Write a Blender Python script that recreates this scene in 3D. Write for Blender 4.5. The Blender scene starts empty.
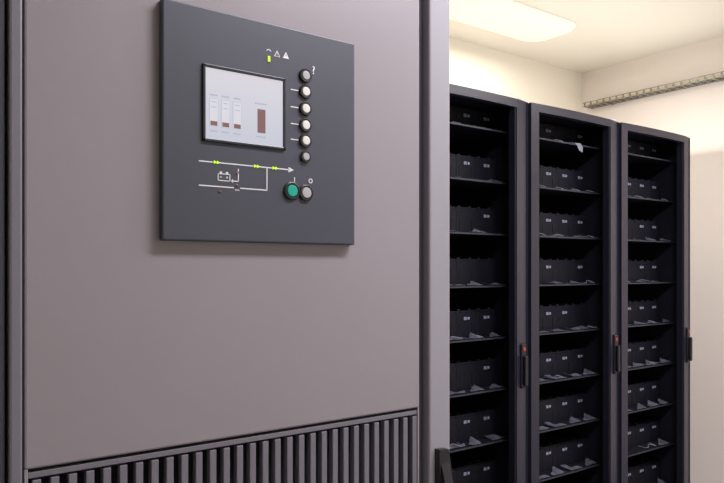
import bpy, bmesh, math, random
from mathutils import Vector, Matrix
random.seed(7)
scene = bpy.context.scene
COL = scene.collection
try:
    scene.view_settings.view_transform = 'Standard'
except Exception:
    pass

# ---------------------------------------------------------------- materials
def mat(name, color, rough=0.5, metal=0.0, noise=0.0, nscale=40.0, bump=0.0, bscale=300.0, emis=None, estr=0.0, coat=0.0, spec=None):
    m = bpy.data.materials.new(name); m.use_nodes = True
    nt = m.node_tree; b = nt.nodes["Principled BSDF"]
    b.inputs["Base Color"].default_value = (*color, 1)
    b.inputs["Roughness"].default_value = rough
    b.inputs["Metallic"].default_value = metal
    if spec is not None: b.inputs["Specular IOR Level"].default_value = spec
    if coat: b.inputs["Coat Weight"].default_value = coat
    if emis:
        b.inputs["Emission Color"].default_value = (*emis, 1)
        b.inputs["Emission Strength"].default_value = estr
    tc = nt.nodes.new("ShaderNodeTexCoord")
    if noise > 0:
        n = nt.nodes.new("ShaderNodeTexNoise"); n.inputs["Scale"].default_value = nscale
        n.inputs["Detail"].default_value = 4
        nt.links.new(tc.outputs["Object"], n.inputs["Vector"])
        r = nt.nodes.new("ShaderNodeMapRange")
        r.inputs["To Min"].default_value = 1 - noise; r.inputs["To Max"].default_value = 1 + noise
        nt.links.new(n.outputs["Fac"], r.inputs["Value"])
        mx = nt.nodes.new("ShaderNodeVectorMath"); mx.operation = 'SCALE'
        mx.inputs[0].default_value = color
        nt.links.new(r.outputs["Result"], mx.inputs["Scale"])
        nt.links.new(mx.outputs["Vector"], b.inputs["Base Color"])
    if bump > 0:
        n2 = nt.nodes.new("ShaderNodeTexNoise"); n2.inputs["Scale"].default_value = bscale
        nt.links.new(tc.outputs["Object"], n2.inputs["Vector"])
        bp = nt.nodes.new("ShaderNodeBump"); bp.inputs["Strength"].default_value = bump
        bp.inputs["Distance"].default_value = 0.001
        nt.links.new(n2.outputs["Fac"], bp.inputs["Height"])
        nt.links.new(bp.outputs["Normal"], b.inputs["Normal"])
    return m

M_wall = mat("cream_wall", (0.89, 0.84, 0.73), 0.85, noise=0.015, nscale=3)
M_wallend = mat("cream_end_wall", (0.88, 0.80, 0.745), 0.85, noise=0.015, nscale=3)
M_ceil = mat("ceiling_paint", (0.89, 0.84, 0.74), 0.9, noise=0.015, nscale=2)
M_floor = mat("raised_floor", (0.22, 0.21, 0.24), 0.5, noise=0.08, nscale=20)
M_trim = mat("trim_paint", (0.6, 0.57, 0.52), 0.5)
M_door = mat("ups_door_paint", (0.236, 0.213, 0.232), 0.36, noise=0.03, nscale=6, bump=0.12, bscale=900)
M_case = mat("ups_case_paint", (0.245, 0.235, 0.262), 0.42, noise=0.03, nscale=6, bump=0.12, bscale=900)
M_strip = mat("ups_edge_strip_paint", (0.15, 0.14, 0.165), 0.42, noise=0.03, nscale=6)
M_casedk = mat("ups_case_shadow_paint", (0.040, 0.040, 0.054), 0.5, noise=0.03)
M_slat = mat("vent_slat_paint", (0.140, 0.132, 0.155), 0.50, noise=0.03)
M_dark = mat("dark_recess", (0.006, 0.006, 0.009), 0.8)
M_panel = mat("slate_plastic", (0.041, 0.044, 0.062), 0.45, noise=0.03, nscale=10, bump=0.1, bscale=1200)
M_bezel = mat("bezel_plastic", (0.010, 0.011, 0.018), 0.35)
M_lcdw = mat("lcd_white", (0.05, 0.05, 0.05), 0.25, emis=(0.62, 0.62, 0.68), estr=1.0)
M_lcdb = mat("lcd_brown", (0.05, 0.03, 0.03), 0.25, emis=(0.19, 0.095, 0.09), estr=0.9)
M_lcdg = mat("lcd_line", (0.05, 0.05, 0.05), 0.25, emis=(0.36, 0.39, 0.50), estr=1.0)
M_print = mat("white_print", (0.66, 0.66, 0.68), 0.5)
M_printg = mat("grey_print", (0.4, 0.4, 0.42), 0.5)
M_led = mat("green_led", (0.3, 0.5, 0.02), 0.3, emis=(0.55, 0.8, 0.03), estr=0.9)
M_redled = mat("unlit_red_led", (0.18, 0.04, 0.03), 0.3)
M_btn = mat("cream_button", (0.60, 0.585, 0.54), 0.5)
M_btng = mat("grey_button", (0.33, 0.33, 0.34), 0.5)
M_btnG = mat("green_button", (0.005, 0.30, 0.22), 0.3)
M_ring = mat("button_collar", (0.004, 0.004, 0.006), 0.4)
M_black = mat("black_plastic", (0.006, 0.006, 0.009), 0.4)
M_rack = mat("rack_black_paint", (0.0080, 0.0080, 0.0150), 0.6, noise=0.05, spec=.3)
M_rackdoor = mat("rack_door_paint", (0.018, 0.017, 0.030), 0.36, noise=0.05)
M_shelf = mat("shelf_steel", (0.007, 0.007, 0.013), 0.7, spec=.2)
M_lip = mat("shelf_edge_steel", (0.026, 0.027, 0.040), 0.5, noise=0.6, nscale=30)
M_batt = mat("battery_plastic", (0.0058, 0.0058, 0.0110), 0.6, noise=0.2, spec=.25)
M_lab = mat("battery_label", (0.22, 0.23, 0.31), 0.6, noise=0.9, nscale=150)
M_flap = mat("grey_flap_plastic", (0.17, 0.175, 0.22), 0.45, noise=0.7, nscale=50)
M_tag = mat("pale_tag_paper", (0.24, 0.25, 0.31), 0.6, noise=0.2, nscale=60)
M_red = mat("red_plastic", (0.35, 0.03, 0.02), 0.4)
M_zinc = mat("zinc_steel", (0.26, 0.245, 0.22), 0.35, metal=0.4, noise=0.7, nscale=12)
M_cable = mat("black_cable", (0.03, 0.03, 0.03), 0.5)
M_cablew = mat("pale_yellow_cable", (0.66, 0.58, 0.34), 0.5)
M_fixh = mat("lamp_housing_paint", (0.88, 0.84, 0.72), 0.5)
M_diff = mat("lamp_diffuser", (0.86, 0.82, 0.73), 0.7, emis=(1.0, 0.93, 0.80), estr=0.27)
M_whitepl = mat("white_plastic", (0.7, 0.69, 0.66), 0.5)
M_lcd = mat("lcd_background", (0.05, 0.05, 0.06), 0.25, emis=(0.6, 0.6, 0.66), estr=0.98)
_nt = M_lcd.node_tree; _b = _nt.nodes["Principled BSDF"]
_tc = _nt.nodes.new("ShaderNodeTexCoord"); _sp = _nt.nodes.new("ShaderNodeSeparateXYZ"); _cr = _nt.nodes.new("ShaderNodeValToRGB")
_nt.links.new(_tc.outputs["Generated"], _sp.inputs[0]); _nt.links.new(_sp.outputs[2], _cr.inputs[0])
_cr.color_ramp.elements[0].color = (0.50, 0.52, 0.61, 1); _cr.color_ramp.elements[1].color = (0.64, 0.62, 0.66, 1)
_nt.links.new(_cr.outputs[0], _b.inputs["Emission Color"])

# ---------------------------------------------------------------- mesh helpers
class MB:
    def __init__(s): s.bm = bmesh.new(); s.mats = []
    def mi(s, m):
        if m not in s.mats: s.mats.append(m)
        return s.mats.index(m)
    def _fin(s, faces, m, smooth=False):
        i = s.mi(m)
        for f in faces:
            f.material_index = i; f.smooth = smooth
    def box(s, x0, x1, y0, y1, z0, z1, m, bev=0.0, rot=None, seg=2):
        r = bmesh.ops.create_cube(s.bm, size=1.0)
        c = Vector(((x0+x1)/2, (y0+y1)/2, (z0+z1)/2))
        M = Matrix.Translation(c) @ (rot.to_4x4() if rot else Matrix.Identity(4)) @ Matrix.Diagonal((abs(x1-x0), abs(y1-y0), abs(z1-z0), 1))
        bmesh.ops.transform(s.bm, matrix=M, verts=r['verts'])
        fs = set(f for v in r['verts'] for f in v.link_faces)
        s._fin(fs, m)
        if bev > 0:
            es = list(set(e for v in r['verts'] for e in v.link_edges))
            rb = bmesh.ops.bevel(s.bm, geom=es, offset=bev, segments=seg, affect='EDGES', profile=0.5)
            s._fin(rb['faces'], m)
        return s
    def cyl(s, p0, p1, rad, m, seg=20, rad2=None, smooth=True):
        p0 = Vector(p0); p1 = Vector(p1); d = p1-p0
        q = d.to_track_quat('Z', 'Y')
        M = Matrix.Translation((p0+p1)/2) @ q.to_matrix().to_4x4()
        r = bmesh.ops.create_cone(s.bm, cap_ends=True, segments=seg, radius1=rad, radius2=rad if rad2 is None else rad2, depth=d.length, matrix=M)
        fs = set(f for v in r['verts'] for f in v.link_faces)
        i = s.mi(m)
        for f in fs:
            f.material_index = i; f.smooth = smooth and len(f.verts) == 4
        return s
    def lathe(s, prof, m_list, seg=32):
        rings = []
        for (r, y) in prof:
            rings.append([s.bm.verts.new((r*math.cos(2*math.pi*k/seg), y, r*math.sin(2*math.pi*k/seg))) for k in range(seg)])
        for j in range(len(prof)-1):
            fs = [s.bm.faces.new([rings[j][i], rings[j][(i+1) % seg], rings[j+1][(i+1) % seg], rings[j+1][i]]) for i in range(seg)]
            s._fin(fs, m_list[j])
        s._fin([s.bm.faces.new(rings[-1])], m_list[-1])
        return s
    def prism(s, pts, axis_dir, length, m):
        d = Vector(axis_dir)*length
        a = [s.bm.verts.new(Vector(p)) for p in pts]
        bb = [s.bm.verts.new(Vector(p)+d) for p in pts]
        n = len(pts); fs = [s.bm.faces.new(a), s.bm.faces.new(list(reversed(bb)))]
        for i in range(n):
            fs.append(s.bm.faces.new([a[i], bb[i], bb[(i+1) % n], a[(i+1) % n]]))
        s._fin(fs, m); return s
    def curved(s, x0, x1, z0, z1, yf, th, m, n=10):
        rows = []
        for i in range(n+1):
            x = x0+(x1-x0)*i/n; y = yf(x)
            rows.append([s.bm.verts.new((x, y, z0)), s.bm.verts.new((x, y, z1)), s.bm.verts.new((x, y+th, z1)), s.bm.verts.new((x, y+th, z0))])
        fs = []
        for i in range(n):
            a, c = rows[i], rows[i+1]
            for k in range(4):
                fs.append(s.bm.faces.new([a[k], a[(k+1) % 4], c[(k+1) % 4], c[k]]))
        fs.append(s.bm.faces.new(rows[0])); fs.append(s.bm.faces.new(list(reversed(rows[-1]))))
        s._fin(fs, m); return s
    def dome(s, lx, ly, z0, z1, rc, m):
        def ring(f, z):
            ax, ay = lx-f, ly-f; r = max(rc-f, .01); pts = []
            for (cx, cy, a0) in ((ax-r, ay-r, 0), (-ax+r, ay-r, 90), (-ax+r, -ay+r, 180), (ax-r, -ay+r, 270)):
                for k in range(9):
                    a = math.radians(a0+90*k/8); pts.append(s.bm.verts.new((cx+r*math.cos(a), cy+r*math.sin(a), z)))
            return pts
        rings = []
        for k in range(9):
            t = k/8*math.pi/2
            rings.append(ring((1-math.cos(t))*.12, z0+(z1-z0)*math.sin(t)))
        fs = []
        for a, b in zip(rings, rings[1:]):
            n = len(a)
            for i in range(n): fs.append(s.bm.faces.new([a[i], a[(i+1) % n], b[(i+1) % n], b[i]]))
        s._fin(fs, m, True)
        s._fin([s.bm.faces.new(rings[-1]), s.bm.faces.new(list(reversed(rings[0])))], m, False); return s
    def obj(s, name, parent=None, loc=(0, 0, 0), **props):
        bmesh.ops.recalc_face_normals(s.bm, faces=s.bm.faces[:])
        me = bpy.data.meshes.new(name); s.bm.to_mesh(me); s.bm.free()
        for m in s.mats: me.materials.append(m)
        o = bpy.data.objects.new(name, me); COL.objects.link(o)
        o.location = loc
        if parent: o.parent = parent
        for k, v in props.items(): o[k] = v
        return o

def empty(name, loc=(0, 0, 0), **props):
    o = bpy.data.objects.new(name, None); COL.objects.link(o); o.location = loc
    o.empty_display_size = 0.1
    for k, v in props.items(): o[k] = v
    return o

def curve_to_mesh(o):
    dg = bpy.context.evaluated_depsgraph_get()
    return bpy.data.meshes.new_from_object(o.evaluated_get(dg))

def text_mesh(name, body, x, z, size, m, parent=None):
    cu = bpy.data.curves.new(name, 'FONT'); cu.body = body; cu.size = size
    cu.align_x = 'CENTER'; cu.align_y = 'CENTER'; cu.extrude = 0.0004; cu.offset = 0.0002
    t = bpy.data.objects.new(name+"_tmp", cu); COL.objects.link(t)
    me = curve_to_mesh(t)
    bpy.data.objects.remove(t)
    me.transform(Matrix.Rotation(math.pi/2, 4, 'X'))
    me.materials.clear(); me.materials.append(m)
    o = bpy.data.objects.new(name, me); COL.objects.link(o)
    o.location = (x, -.0002, z)
    if parent: o.parent = parent
    return o

CH = 1.35  # eye height
def F(zrel): return CH+zrel
# ---------------------------------------------------------------- room
XL, XR, YF, YB, ZC = -1.6, 4.25, -1.8, 3.05, 2.765
MB().box(XL-.1, XR+.1, YF-.1, YB+.1, -.1, 0, M_floor).obj("floor", kind="structure")
MB().box(XL-.1, XR+.1, YF-.1, YB+.1, ZC, ZC+.1, M_ceil).obj("ceiling", kind="structure")
MB().box(XR, XR+.1, YF-.1, YB+.1, 0, ZC, M_wallend).obj("wall_right", kind="structure")
MB().box(XL-.1, XL, YF-.1, YB+.1, 0, ZC, M_wall).obj("wall_left", kind="structure")
MB().box(XL, XR, YB, YB+.1, 0, ZC, M_wall).obj("wall_back", kind="structure")
MB().box(XL, XR, YF-.1, YF, 0, ZC, M_wall).obj("wall_front", kind="structure")
MB().box(XL, XR, YB-.012, YB, 0, .09, M_trim, .003).obj("baseboard_back", kind="structure")

# ---------------------------------------------------------------- UPS cabinet
UO = (0.53, 1.0, 0.0)
ups = empty("ups_cabinet", UO, label="tall mauve-grey metal power supply cabinet with control panel and vent", category="cabinet")
def up(mb, name, **k):
    o = mb.obj(name, ups, **k); o.location = (-UO[0], -UO[1], -UO[2]); return o
c = MB()
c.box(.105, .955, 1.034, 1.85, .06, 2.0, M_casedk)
c.box(.900, .955, .992, 1.04, .06, 2.0, M_case, .004)
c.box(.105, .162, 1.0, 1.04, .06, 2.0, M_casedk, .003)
c.box(.1655, .1815, .994, 1.04, .06, 2.0, M_strip, .003)
c.box(.16, .90, 1.0, 1.04, 1.975, 2.0, M_case, .002)
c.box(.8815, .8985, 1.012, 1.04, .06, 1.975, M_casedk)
c.box(.105, .955, 1.0, 1.85, 0, .06, M_dark)
up(c, "casing")
d = MB()
d.box(.184, .8795, .998, 1.030, 1.083, 1.97, M_door, .003)
d.box(.184, .189, .999, 1.030, .08, 1.0835, M_door, .0010)
d.box(.8755, .8795, .999, 1.030, .08, 1.0835, M_door, .0010)
d.box(.186, .8785, .998, 1.030, .08, .2, M_door, .0015)
door = up(d, "door")
g = MB()
g.box(.189, .8755, 1.026, 1.030, .2, 1.083, M_dark)
g.box(.189, .8755, 1.010, 1.024, 1.0785, 1.083, M_dark)
g.box(.189, .8755, 1.001, 1.024, 1.070, 1.0785, M_slat, .001)
g.box(.189, .8755, 1.001, 1.024, .2, .215, M_slat, .001)
x = .1945
while x < .868:
    g.box(x, x+.0110, 1.001, 1.014, .2, 1.0670, M_slat, .0010)
    x += .0231
g.obj("vent_grille", door, label="grey vertical-slat ventilation grille")

# control panel : local origin near the panel centre on its front face
PC = (.5353, .984, CH+.2204)
K = .984
def lx(x): return (x-.544)*K
def lz(z): return (z-.224)*K
p = MB().box(-.1690, .1800, 0, .0145, -.1781, .1781, M_panel, .0025)
panel = p.obj("control_panel", ups, (PC[0]-UO[0], PC[1]-UO[1], PC[2]-UO[2]), label="dark slate plastic control panel with screen and buttons")
l = MB()
x0, x1, z0, z1 = lx(.4350), lx(.5825), lz(.1978), lz(.3177)
bt = .0048
l.box(x0, x1, -.0035, .002, z0, z0+bt, M_bezel, .001); l.box(x0, x1, -.0035, .002, z1-bt, z1, M_bezel, .001)
l.box(x0, x0+bt, -.0035, .002, z0, z1, M_bezel, .001); l.box(x1-bt, x1, -.0035, .002, z0, z1, M_bezel, .001)
l.box(x0+.0035, x1-.0035, -.0008, .001, z0+.0035, z1-.0035, M_lcd)
def q(xa, xb, za, zb, m, t=.0013): l.box(lx(xa), lx(xb), -t, -t+.0006, lz(za), lz(zb), m)
for xc in (.4540, .4740, .4940):
    q(xc-.0073, xc+.0073, .2225, .266, M_lcdg)
    q(xc-.0068, xc+.0068, .2230, .2655, M_lcdw, .0016)
    q(xc-.0058, xc+.0058, .2236, .2305, M_lcdb, .0020)
    for k in range(4): q(xc-.0062+.0032*k, xc-.0040+.0032*k, .2140, .2165, M_lcdg)
    for k in range(4): q(xc-.0062+.0032*k, xc-.0040+.0032*k, .2700, .2725, M_lcdg)
    for k in range(2): q(xc-.004, xc+.004, .260-.008*k, .261-.008*k, M_lcdg, .0020)
q(.5298, .5452, .2212, .2608, M_lcdg)
q(.5305, .5445, .222, .2600, M_lcdb, .0016)
for k in range(5): q(.5285+.0034*k, .5308+.0034*k, .2140, .2165, M_lcdg)
for k in range(6): q(.5260+.0036*k, .5284+.0036*k, .2680, .2705, M_lcdg)
l.obj("lcd_screen", panel, label="lit pale lavender screen with three small bars and one brown bar")

def mark(name, parts, **k):
    mb = MB()
    for pt in parts:
        if pt[0] == 'r':
            _, xa, xb, za, zb = pt[:5]; t = pt[5] if len(pt) > 5 else .0004; m = pt[6] if len(pt) > 6 else M_print
            mb.box(lx(xa), lx(xb), -t, .0003, lz(za), lz(zb), m)
        else:
            _, pts, m, t = pt
            mb.prism([(lx(a), -t, lz(b)) for a, b in pts], (0, 1, 0), .0006, m)
    return mb.obj(name, panel, **k)
def tri(xc, zc, s): return [(xc-s, zc-s*.85), (xc+s, zc-s*.85), (xc, zc+s*.95)]
mark("upper_flow_line", [('r', .4297, .592, .1658, .1675), ('t', [(.589, .1712), (.589, .1621), (.599, .16665)], M_print, .0004)])
mark("lower_flow_line", [('r', .4297, .4885, .1284, .1301)])
mark("lower_flow_line", [('r', .500, .549, .1284, .1301), ('r', .5473, .549, .1284, .1662)])
mark("switch_mark", [('r', .4905, .4985, .1250, .1268, .0004, M_printg)])
mark("battery_symbol", [('r', .461, .4825, .1490, .1503), ('r', .461, .4825, .1385, .1398), ('r', .461, .4623, .1385, .1503), ('r', .4812, .4825, .1385, .1503),
     ('r', .4645, .4685, .1500, .1532), ('r', .475, .479, .1500, .1532), ('r', .4645, .4685, .1440, .1450), ('r', .4750, .4790, .1440, .1450), ('r', .4765, .4775, .1425, .1465)])
mark("battery_link_line", [('r', .4958, .4973, .139, .1525), ('r', .4865, .4973, .139, .1405), ('t', [(.487, .1432), (.487, .1363), (.4838, .13975)], M_print, .0004)])
mark("battery_link_line", [('r', .4958, .4973, .1555, .160)])
for z in (.3021, .2731, .2449, .2185):
    mark("key_tick_mark", [('r', .5935, .6085, z-.0008, z+.0008)])
mark("warning_symbol", [('t', tri(.5672, .357, .0058), M_print, .0004), ('t', tri(.5672, .3564, .0038), M_panel, .0007),
                        ('r', .5668, .5676, .3560, .3585, .0010), ('r', .5668, .5676, .3540, .3548, .0010)])
mark("warning_symbol", [('t', tri(.5840, .3573, .0060), M_print, .0004), ('r', .5836, .5844, .3560, .3590, .0010, M_panel)])
mark("curve_symbol", [('t', [(.5472, .3588), (.5482, .3582), (.5500, .3600), (.5517, .3605), (.5534, .3598), (.5553, .3580), (.5563, .3588), (.5542, .3609), (.5517, .3618), (.5492, .3610)], M_print, .0004)])
text_mesh("question_mark_print", "?", lx(.6385), lz(.3412), .0190, M_print, panel)
text_mesh("on_mark_print", "I", lx(.6005), lz(.150), .0115, M_print, panel)
text_mesh("off_mark_print", "O", lx(.6325), lz(.1505), .0105, M_print, panel)
for xa in (.4595, .5297, .5635):
    e_ = MB()
    for sgn in (0, 1):
        xs = lx(xa)-.0050+.0050*sgn; zc = lz(.1667)
        e_.prism([(xs, -.0015, zc-.0026), (xs+.0048, -.0015, zc), (xs, -.0015, zc+.0026)], (0, 1, 0), .002, M_led)
    e_.obj("indicator_led", panel, label="paired green arrow indicator light")
for (xa, za, ww, hh, m) in [(.5517, .3455, .0042, .009, M_led), (.4645, .1215, .003, .003, M_redled), (.494, .133, .003, .003, M_redled), (.494, .153, .0035, .003, M_redled)]:
    MB().box(lx(xa)-ww/2, lx(xa)+ww/2, -.0015, .001, lz(za)-hh/2, lz(za)+hh/2, m, .0005).obj("indicator_led" if m is M_led else "unlit_led", panel)
def button(x, z, r, m, lab):
    k = MB()
    k.lathe([(r*1.52, 0), (r*1.50, -.0032), (r*1.34, -.0042), (r*1.10, -.0040), (r*1.04, -.0015), (r*.97, -.0045), (r*.88, -.0052), (r*.5, -.0054)],
            [M_ring, M_ring, M_ring, M_ring, m, m, m, m])
    return k.obj("push_button", panel, (lx(x), 0, lz(z)), label=lab)
for i, z in enumerate((.3294, .3021, .2731, .2449, .2185)):
    button(.6215, z, .0077, M_btn if i else M_btng, "round cream push button" if i else "round grey push button")
button(.6215, .1912, .0066, M_btng, "small round grey push button")
button(.5945, .1311, .0100, M_btnG, "round green start button")
button(.6225, .1297, .0092, M_btng, "round grey stop button")

k = MB()
k.prism([(.9135, .978, F(-.350)), (.9135, .978, F(-.62)), (.9575, .978, F(-.62)), (.9525, .978, F(-.44)), (.9440, .978, F(-.385)), (.9380, .978, F(-.352))], (0, 1, 0), .015, M_black)
k.prism([(.918, .979, F(-.375)), (.918, .962, F(-.43)), (.918, .960, F(-.60)), (.918, .979, F(-.61))], (1, 0, 0), .020, M_black)
k.prism([(.922, .9605, F(-.44)), (.936, .9605, F(-.44)), (.936, .9605, F(-.448)), (.922, .9605, F(-.448))], (0, 1, 0), .003, M_panel)
up(k, "door_latch", label="flat black plastic wedge-shaped latch")

# ---------------------------------------------------------------- racks
RY = 1.75
def yf(x):
    e = max(0, (x-.5)/.1)
    return RY-.006-.010*(1-((x-.3)/.3)**2)+.012*e*e
SH = [1.885-.2*k for k in range(9)]
rack_labels = ["tall black rack cabinet of batteries beside the grey cabinet",
               "tall black rack cabinet of batteries between two others",
               "tall black rack cabinet of batteries at the row's end"]
RX = [1.502, 2.106, 2.710]
W = .600
SF = RY+.070     # front edge of shelves
def rack_parts():
    f = MB()
    f.box(.002, .020, RY+.03, RY+1.07, .0, 2.0, M_rack, .002)
    f.box(W-.020, W-.002, RY+.03, RY+1.07, .0, 2.0, M_rack, .002)
    f.box(.01, W-.01, RY+.03, RY+1.07, 1.982, 2.0, M_rack)
    f.box(.01, W-.01, RY+.03, RY+1.07, .0, .06, M_rack)
    f.box(.01, W-.01, RY+1.05, RY+1.07, .0, 2.0, M_rack)
    f.box(.02, .036, RY+.045, RY+.062, .06, 1.985, M_rack)
    f.box(W-.036, W-.02, RY+.045, RY+.062, .06, 1.985, M_rack)
    f.box(.02, W-.02, RY+.46, RY+.47, .06, 1.985, M_rack)
    d = MB()
    d.curved(.004, .046, .03, 1.994, yf, .026, M_rackdoor, 4)
    d.curved(.520, .596, .03, 1.994, yf, .026, M_rackdoor, 8)
    d.curved(.046, .520, 1.962, 1.994, yf, .026, M_rackdoor, 12)
    d.curved(.046, .520, .03, .09, yf, .026, M_rackdoor, 12)
    d.curved(.512, .521, .09, 1.962, lambda x: yf(x)+.004, .03, M_rack, 1)
    d.curved(.045, .050, .09, 1.962, lambda x: yf(x)+.002, .03, M_rack, 1)
    d.curved(.592, .5965, .03, 1.994, lambda x: yf(x)-.004, .012, M_rackdoor, 1)
    h = MB()
    yh = yf(.555)
    h.box(.542, .570, yh-.010, yh+.004, F(-.455), F(-.285), M_black, .004)
    h.box(.547, .565, yh-.024, yh-.012, F(-.445), F(-.33), M_black, .004)
    h.box(.549, .563, yh-.020, yh-.004, F(-.44), F(-.425), M_black, .002)
    h.cyl((.556, yh-.0125, F(-.305)), (.556, yh-.008, F(-.305)), .0075, M_red)
    s = MB()
    s.box(.022, W-.022, SF+.002, RY+.455, -.005, 0, M_shelf)
    s.box(.022, W-.022, SF, SF+.003, -.005, .001, M_lip)
    return f, d, h, s
proto = None
for i, rx in enumerate(RX):
    r = empty("battery_rack" if i == 0 else "battery_rack.%03d" % i, (rx, 0, 0), label=rack_labels[i], category="rack cabinet", group="row of black rack cabinets")
    if proto is None:
        f, d, h, s = rack_parts()
        fo = f.obj("frame", r); do = d.obj("door", r); ho = h.obj("handle", do, label="black handle with red lock")
        so = s.obj("shelf", r, (0, 0, SH[0]))
        proto = (fo, do, ho, so)
        for z in SH[1:]:
            o = so.copy(); o.location.z = z; COL.objects.link(o)
    else:
        fo, do, ho, so = proto
        o = fo.copy(); o.parent = r; COL.objects.link(o)
        dd = do.copy(); dd.parent = r; COL.objects.link(dd)
        o = ho.copy(); o.parent = dd; COL.objects.link(o)
        for z in SH:
            o = so.copy(); o.parent = r; o.location.z = z; COL.objects.link(o)

for i, bx in enumerate((2.104, 2.708)):
    MB().box(-.022, .022, -.0, .05, 0, .014, M_whitepl, .002).obj("joining_bracket" if i == 0 else "joining_bracket.001", None, (bx, RY+.03, 2.0),
        label="small white bracket joining two rack cabinets on top", category="bracket", group="rack joining brackets")

tg = MB()
tg.prism([(-.030, 0, .004), (.012, 0, .006), (.030, 0, -.010), (.026, 0, -.032), (.002, 0, -.024), (-.010, 0, -.006)], (0, 1, 0), .0015, M_tag)
tg.prism([(-.030, .0005, .0025), (.012, .0005, .0025), (.010, .022, .0025), (-.026, .020, .0025)], (0, 0, 1), .0012, M_tag)
tg.obj("paper_tag", None, (2.510, SF-.0022, SH[0]), label="small torn pale tag hanging over a rack shelf edge", category="tag")

# batteries -----------------------------------------------------
def batt_mesh(h):
    b_ = MB()
    b_.box(-.0550, .0550, 0, .30, 0, h-.010, M_batt, .0015)
    b_.box(-.0535, .0535, .003, .29, h-.011, h, M_batt, .002)
    for xx in (-.034, .034): b_.box(xx-.009, xx+.009, -.0020, .001, .008, h-.045, M_batt, .001)
    return b_
HB = .104; HT = .088
B = batt_mesh(HB).obj("battery", label="low black plastic battery block with grey flap on rack shelf", category="battery", group="batteries on the rack shelves")
tmpo = batt_mesh(HT).obj("battery_low"); short_me = tmpo.data; bpy.data.objects.remove(tmpo)
BL = MB().box(-.017, -.002, -.0015, .0, -.006, .006, M_lab).box(.003, .014, -.0015, .0, -.005, .005, M_lab).obj("label_sticker", B, (0, 0, HB-.030))
post = MB(); post.cyl((-.030, .018, 0), (-.030, .018, .006), .008, M_batt, 12); P1 = post.obj("terminal", B, (0, 0, HB))
post = MB(); post.cyl((.030, .018, 0), (.030, .018, .006), .008, M_batt, 12); P2 = post.obj("terminal", B, (0, 0, HB))
flaps = []
for v in range(12):
    random.seed(160+v)
    bmf = bmesh.new()
    nx, ny = 7, 4
    g = []
    x0f = random.uniform(-.052, -.024); wf = random.uniform(.050, .098)
    sk = random.uniform(-.018, .018); lift = random.uniform(.006, .018); side = random.random() > .5
    fr = -.070 if random.random() > .4 else -.062
    for a in range(nx+1):
        row = []
        for c2 in range(ny+1):
            u_, w_ = a/nx, c2/ny
            ww_ = (u_ if side else 1-u_)
            xx = x0f+wf*u_ + random.uniform(-.002, .002) + sk*(w_-.5)
            yy = fr+(.058*w_)*(.25+.75*ww_)+random.uniform(-.002, .002)
            zz = .003+lift*w_*ww_ + .004*math.sin(u_*9+v)*w_ + random.uniform(0, .002)
            row.append(bmf.verts.new((xx, min(max(yy, -.071), -.004), max(zz, .0028))))
        g.append(row)
    for a in range(nx):
        for c2 in range(ny):
            bmf.faces.new([g[a][c2], g[a+1][c2], g[a+1][c2+1], g[a][c2+1]])
    bmesh.ops.solidify(bmf, geom=bmf.faces[:], thickness=.001)
    me = bpy.data.meshes.new("cover_flap"); bmf.to_mesh(me); bmf.free(); me.materials.append(M_flap)
    flaps.append(me)
FL = bpy.data.objects.new("cover_flap", flaps[0]); COL.objects.link(FL); FL.parent = B; FL["label"] = "crumpled thin grey plastic flap"
leads = []
for v in range(4):
    random.seed(90+v)
    cu = bpy.data.curves.new("lead_tmp", 'CURVE'); cu.dimensions = '3D'; cu.bevel_depth = .0016; cu.bevel_resolution = 2
    sp = cu.splines.new('BEZIER'); sp.bezier_points.add(4)
    r_ = random.uniform
    pts = [(-.046, -.010, .004), (-.028+r_(-.006, .006), -.052, .004), (r_(-.01, .01), -.040, .008+r_(0, .008)), (.026+r_(-.006, .006), -.058, .004), (.046, -.012, .006)]
    for bp, pnt in zip(sp.bezier_points, pts):
        bp.handle_left_type = bp.handle_right_type = 'AUTO'; bp.co = pnt
    t_ = bpy.data.objects.new("lead_tmp", cu); COL.objects.link(t_)
    me = curve_to_mesh(t_); bpy.data.objects.remove(t_); me.materials.clear(); me.materials.append(M_flap)
    leads.append(me)
LD = bpy.data.objects.new("lead", leads[0]); COL.objects.link(LD); LD.parent = B
random.seed(3)
first = True
for ri, rx in enumerate(RX):
    for zi, z in enumerate(SH[:(8 if ri == 0 else 9)]):
        for c2 in range(5):
            if ri == 0 and c2 < 1: continue
            x = rx+.079+.1105*c2; y = RY+.145
            h = HT if zi == 0 else HB
            if zi == 1 and first and ri == 0:
                B.location = (x, y, z); first = False; continue
            nb = B.copy(); nb.location = (x, y, z); COL.objects.link(nb)
            if zi == 0: nb.data = short_me
            if random.random() < .9:
                o = BL.copy(); o.parent = nb; o.location.z = h-.030; COL.objects.link(o)
            if zi > 0:
                for ch in (P1, P2):
                    o = ch.copy(); o.parent = nb; COL.objects.link(o)
            if random.random() < .92:
                o = FL.copy(); o.data = random.choice(flaps); o.parent = nb; o.location = (0, 0, 0); COL.objects.link(o)
            if random.random() < .35:
                o = LD.copy(); o.data = random.choice(leads); o.parent = nb; o.location = (0, 0, 0); COL.objects.link(o)

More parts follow.
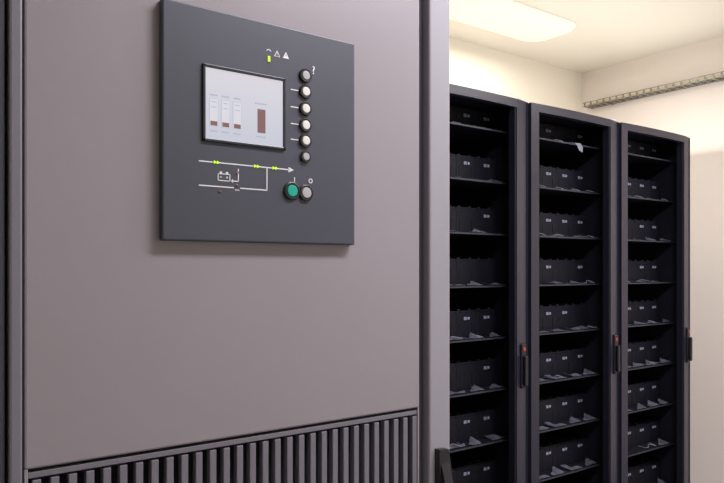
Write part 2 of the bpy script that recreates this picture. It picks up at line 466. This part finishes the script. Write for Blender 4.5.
# ---------------------------------------------------------------- wire cable tray on the end wall
ty0, ty1 = -1.6, 2.97
tx0, tx1, tz = 4.15, 4.238, 2.494
t = MB()
for (x, z) in ((tx0, tz+.026), (tx0, tz), (tx0+.03, tz), (tx0+.06, tz), (tx1, tz), (tx1, tz+.026)):
    t.box(x-.0022, x+.0022, ty0, ty1, z-.0022, z+.0022, M_zinc)
y = ty0
while y < ty1-.02:
    t.box(tx0, tx1, y, y+.013, tz-.0015, tz+.0015, M_zinc)
    for x in (tx0, tx1): t.box(x-.0015, x+.0015, y, y+.013, tz, tz+.026, M_zinc)
    y += .05
for y in (-1.0, .3, 1.6, 2.8):
    t.box(tx0-.002, XR, y-.010, y+.010, tz-.004, tz, M_zinc)
    t.box(XR-.004, XR, y-.010, y+.010, tz-.004, tz+.04, M_zinc)
t.obj("cable_tray", None, (0, 0, 0), label="open zinc wire cable tray fixed along the cream wall", category="cable tray")
for i, (xx, rr, m) in enumerate(((tx0+.045, .0075, M_cable), (tx0+.018, .0065, M_cablew), (tx0+.070, .0075, M_cable))):
    cu = bpy.data.curves.new("cable_tmp", 'CURVE'); cu.dimensions = '3D'; cu.bevel_depth = rr; cu.bevel_resolution = 3
    sp = cu.splines.new('BEZIER'); N = 16; sp.bezier_points.add(N)
    for k2 in range(N+1):
        bp = sp.bezier_points[k2]; bp.handle_left_type = bp.handle_right_type = 'AUTO'
        bp.co = (xx+random.uniform(-.005, .005), ty0+.02+(ty1-ty0-.04)*k2/N, tz+.002+rr+random.uniform(0, .003))
    tmp = bpy.data.objects.new("cable_tmp", cu); COL.objects.link(tmp)
    me = curve_to_mesh(tmp); bpy.data.objects.remove(tmp)
    me.materials.clear(); me.materials.append(m)
    o = bpy.data.objects.new("cable", me); COL.objects.link(o)
    o["label"] = "black cable lying in the wire tray" if m is M_cable else "pale yellowish cable lying in the wire tray"
    o["category"] = "cable"; o["group"] = "cables in the tray"

# ---------------------------------------------------------------- ceiling lights, with added unseen ones
def fixture(x0, x1, y0, y1, lab):
    e = empty("ceiling_light", ((x0+x1)/2, (y0+y1)/2, ZC), label=lab, category="ceiling light", group="ceiling lights")
    hx, hy = (x1-x0)/2, (y1-y0)/2
    MB().box(-hx+.05, hx-.05, -hy+.05, hy-.05, -.004, 0, M_fixh).obj("housing", e)
    MB().dome(hx, hy, -.002, -.036, .13, M_diff).obj("diffuser", e)
    return e
fixture(1.7, 3.42, 2.43, 2.81, "long cream-white rounded diffuser ceiling light above the racks")
fixture(.2, 1.8, .10, .42, "added unseen cream-white rounded diffuser ceiling light over the aisle")  # out-of-view fixture added to light the cabinet front
fixture(2.2, 3.8, .10, .42, "added unseen cream-white rounded diffuser ceiling light over the aisle")  # second out-of-view fixture, added for light from the aisle

def area(name, loc, sx, sy, power, color, rot=(0, 0, 0)):
    L = bpy.data.lights.new(name, 'AREA'); L.shape = 'RECTANGLE'; L.size = sx; L.size_y = sy; L.energy = power; L.color = color
    o = bpy.data.objects.new(name, L); COL.objects.link(o); o.location = loc; o.rotation_euler = rot
    return o
warm = (1.0, .95, .86)
area("area_light", (2.6, 2.62, ZC-.055), 1.5, .26, 17, warm)
area("area_light", (1.30, .24, ZC-.055), .9, .26, 54, (.98, .95, 1.0))  # added light under the unseen aisle fixture, placed to shade the cabinet front
area("area_light", (3.0, .26, ZC-.055), 1.5, .3, 52, (.98, .96, 1.0))  # added light under the other unseen fixture, brightens racks and end wall
area("hidden_fill_light", (2.95, 2.2, 2.06), 2.5, .8, 9.5, (1.0, .97, .91), (math.pi, 0, 0))  # hidden fill added above the racks, brightens ceiling and walls

wd = bpy.data.worlds.new("room_world"); scene.world = wd; wd.use_nodes = True
wd.node_tree.nodes["Background"].inputs[0].default_value = (.9, .88, .85, 1)
wd.node_tree.nodes["Background"].inputs[1].default_value = 0.2

# ---------------------------------------------------------------- camera
cam = bpy.data.cameras.new("camera"); co = bpy.data.objects.new("camera", cam); COL.objects.link(co)
co.location = (0, 0, CH)
co.rotation_euler = (math.radians(90), 0, math.radians(-36.6))
cam.sensor_width = 36; cam.lens = 36*688/724; cam.shift_y = 27.5/724
cam.clip_start = .02
scene.camera = co
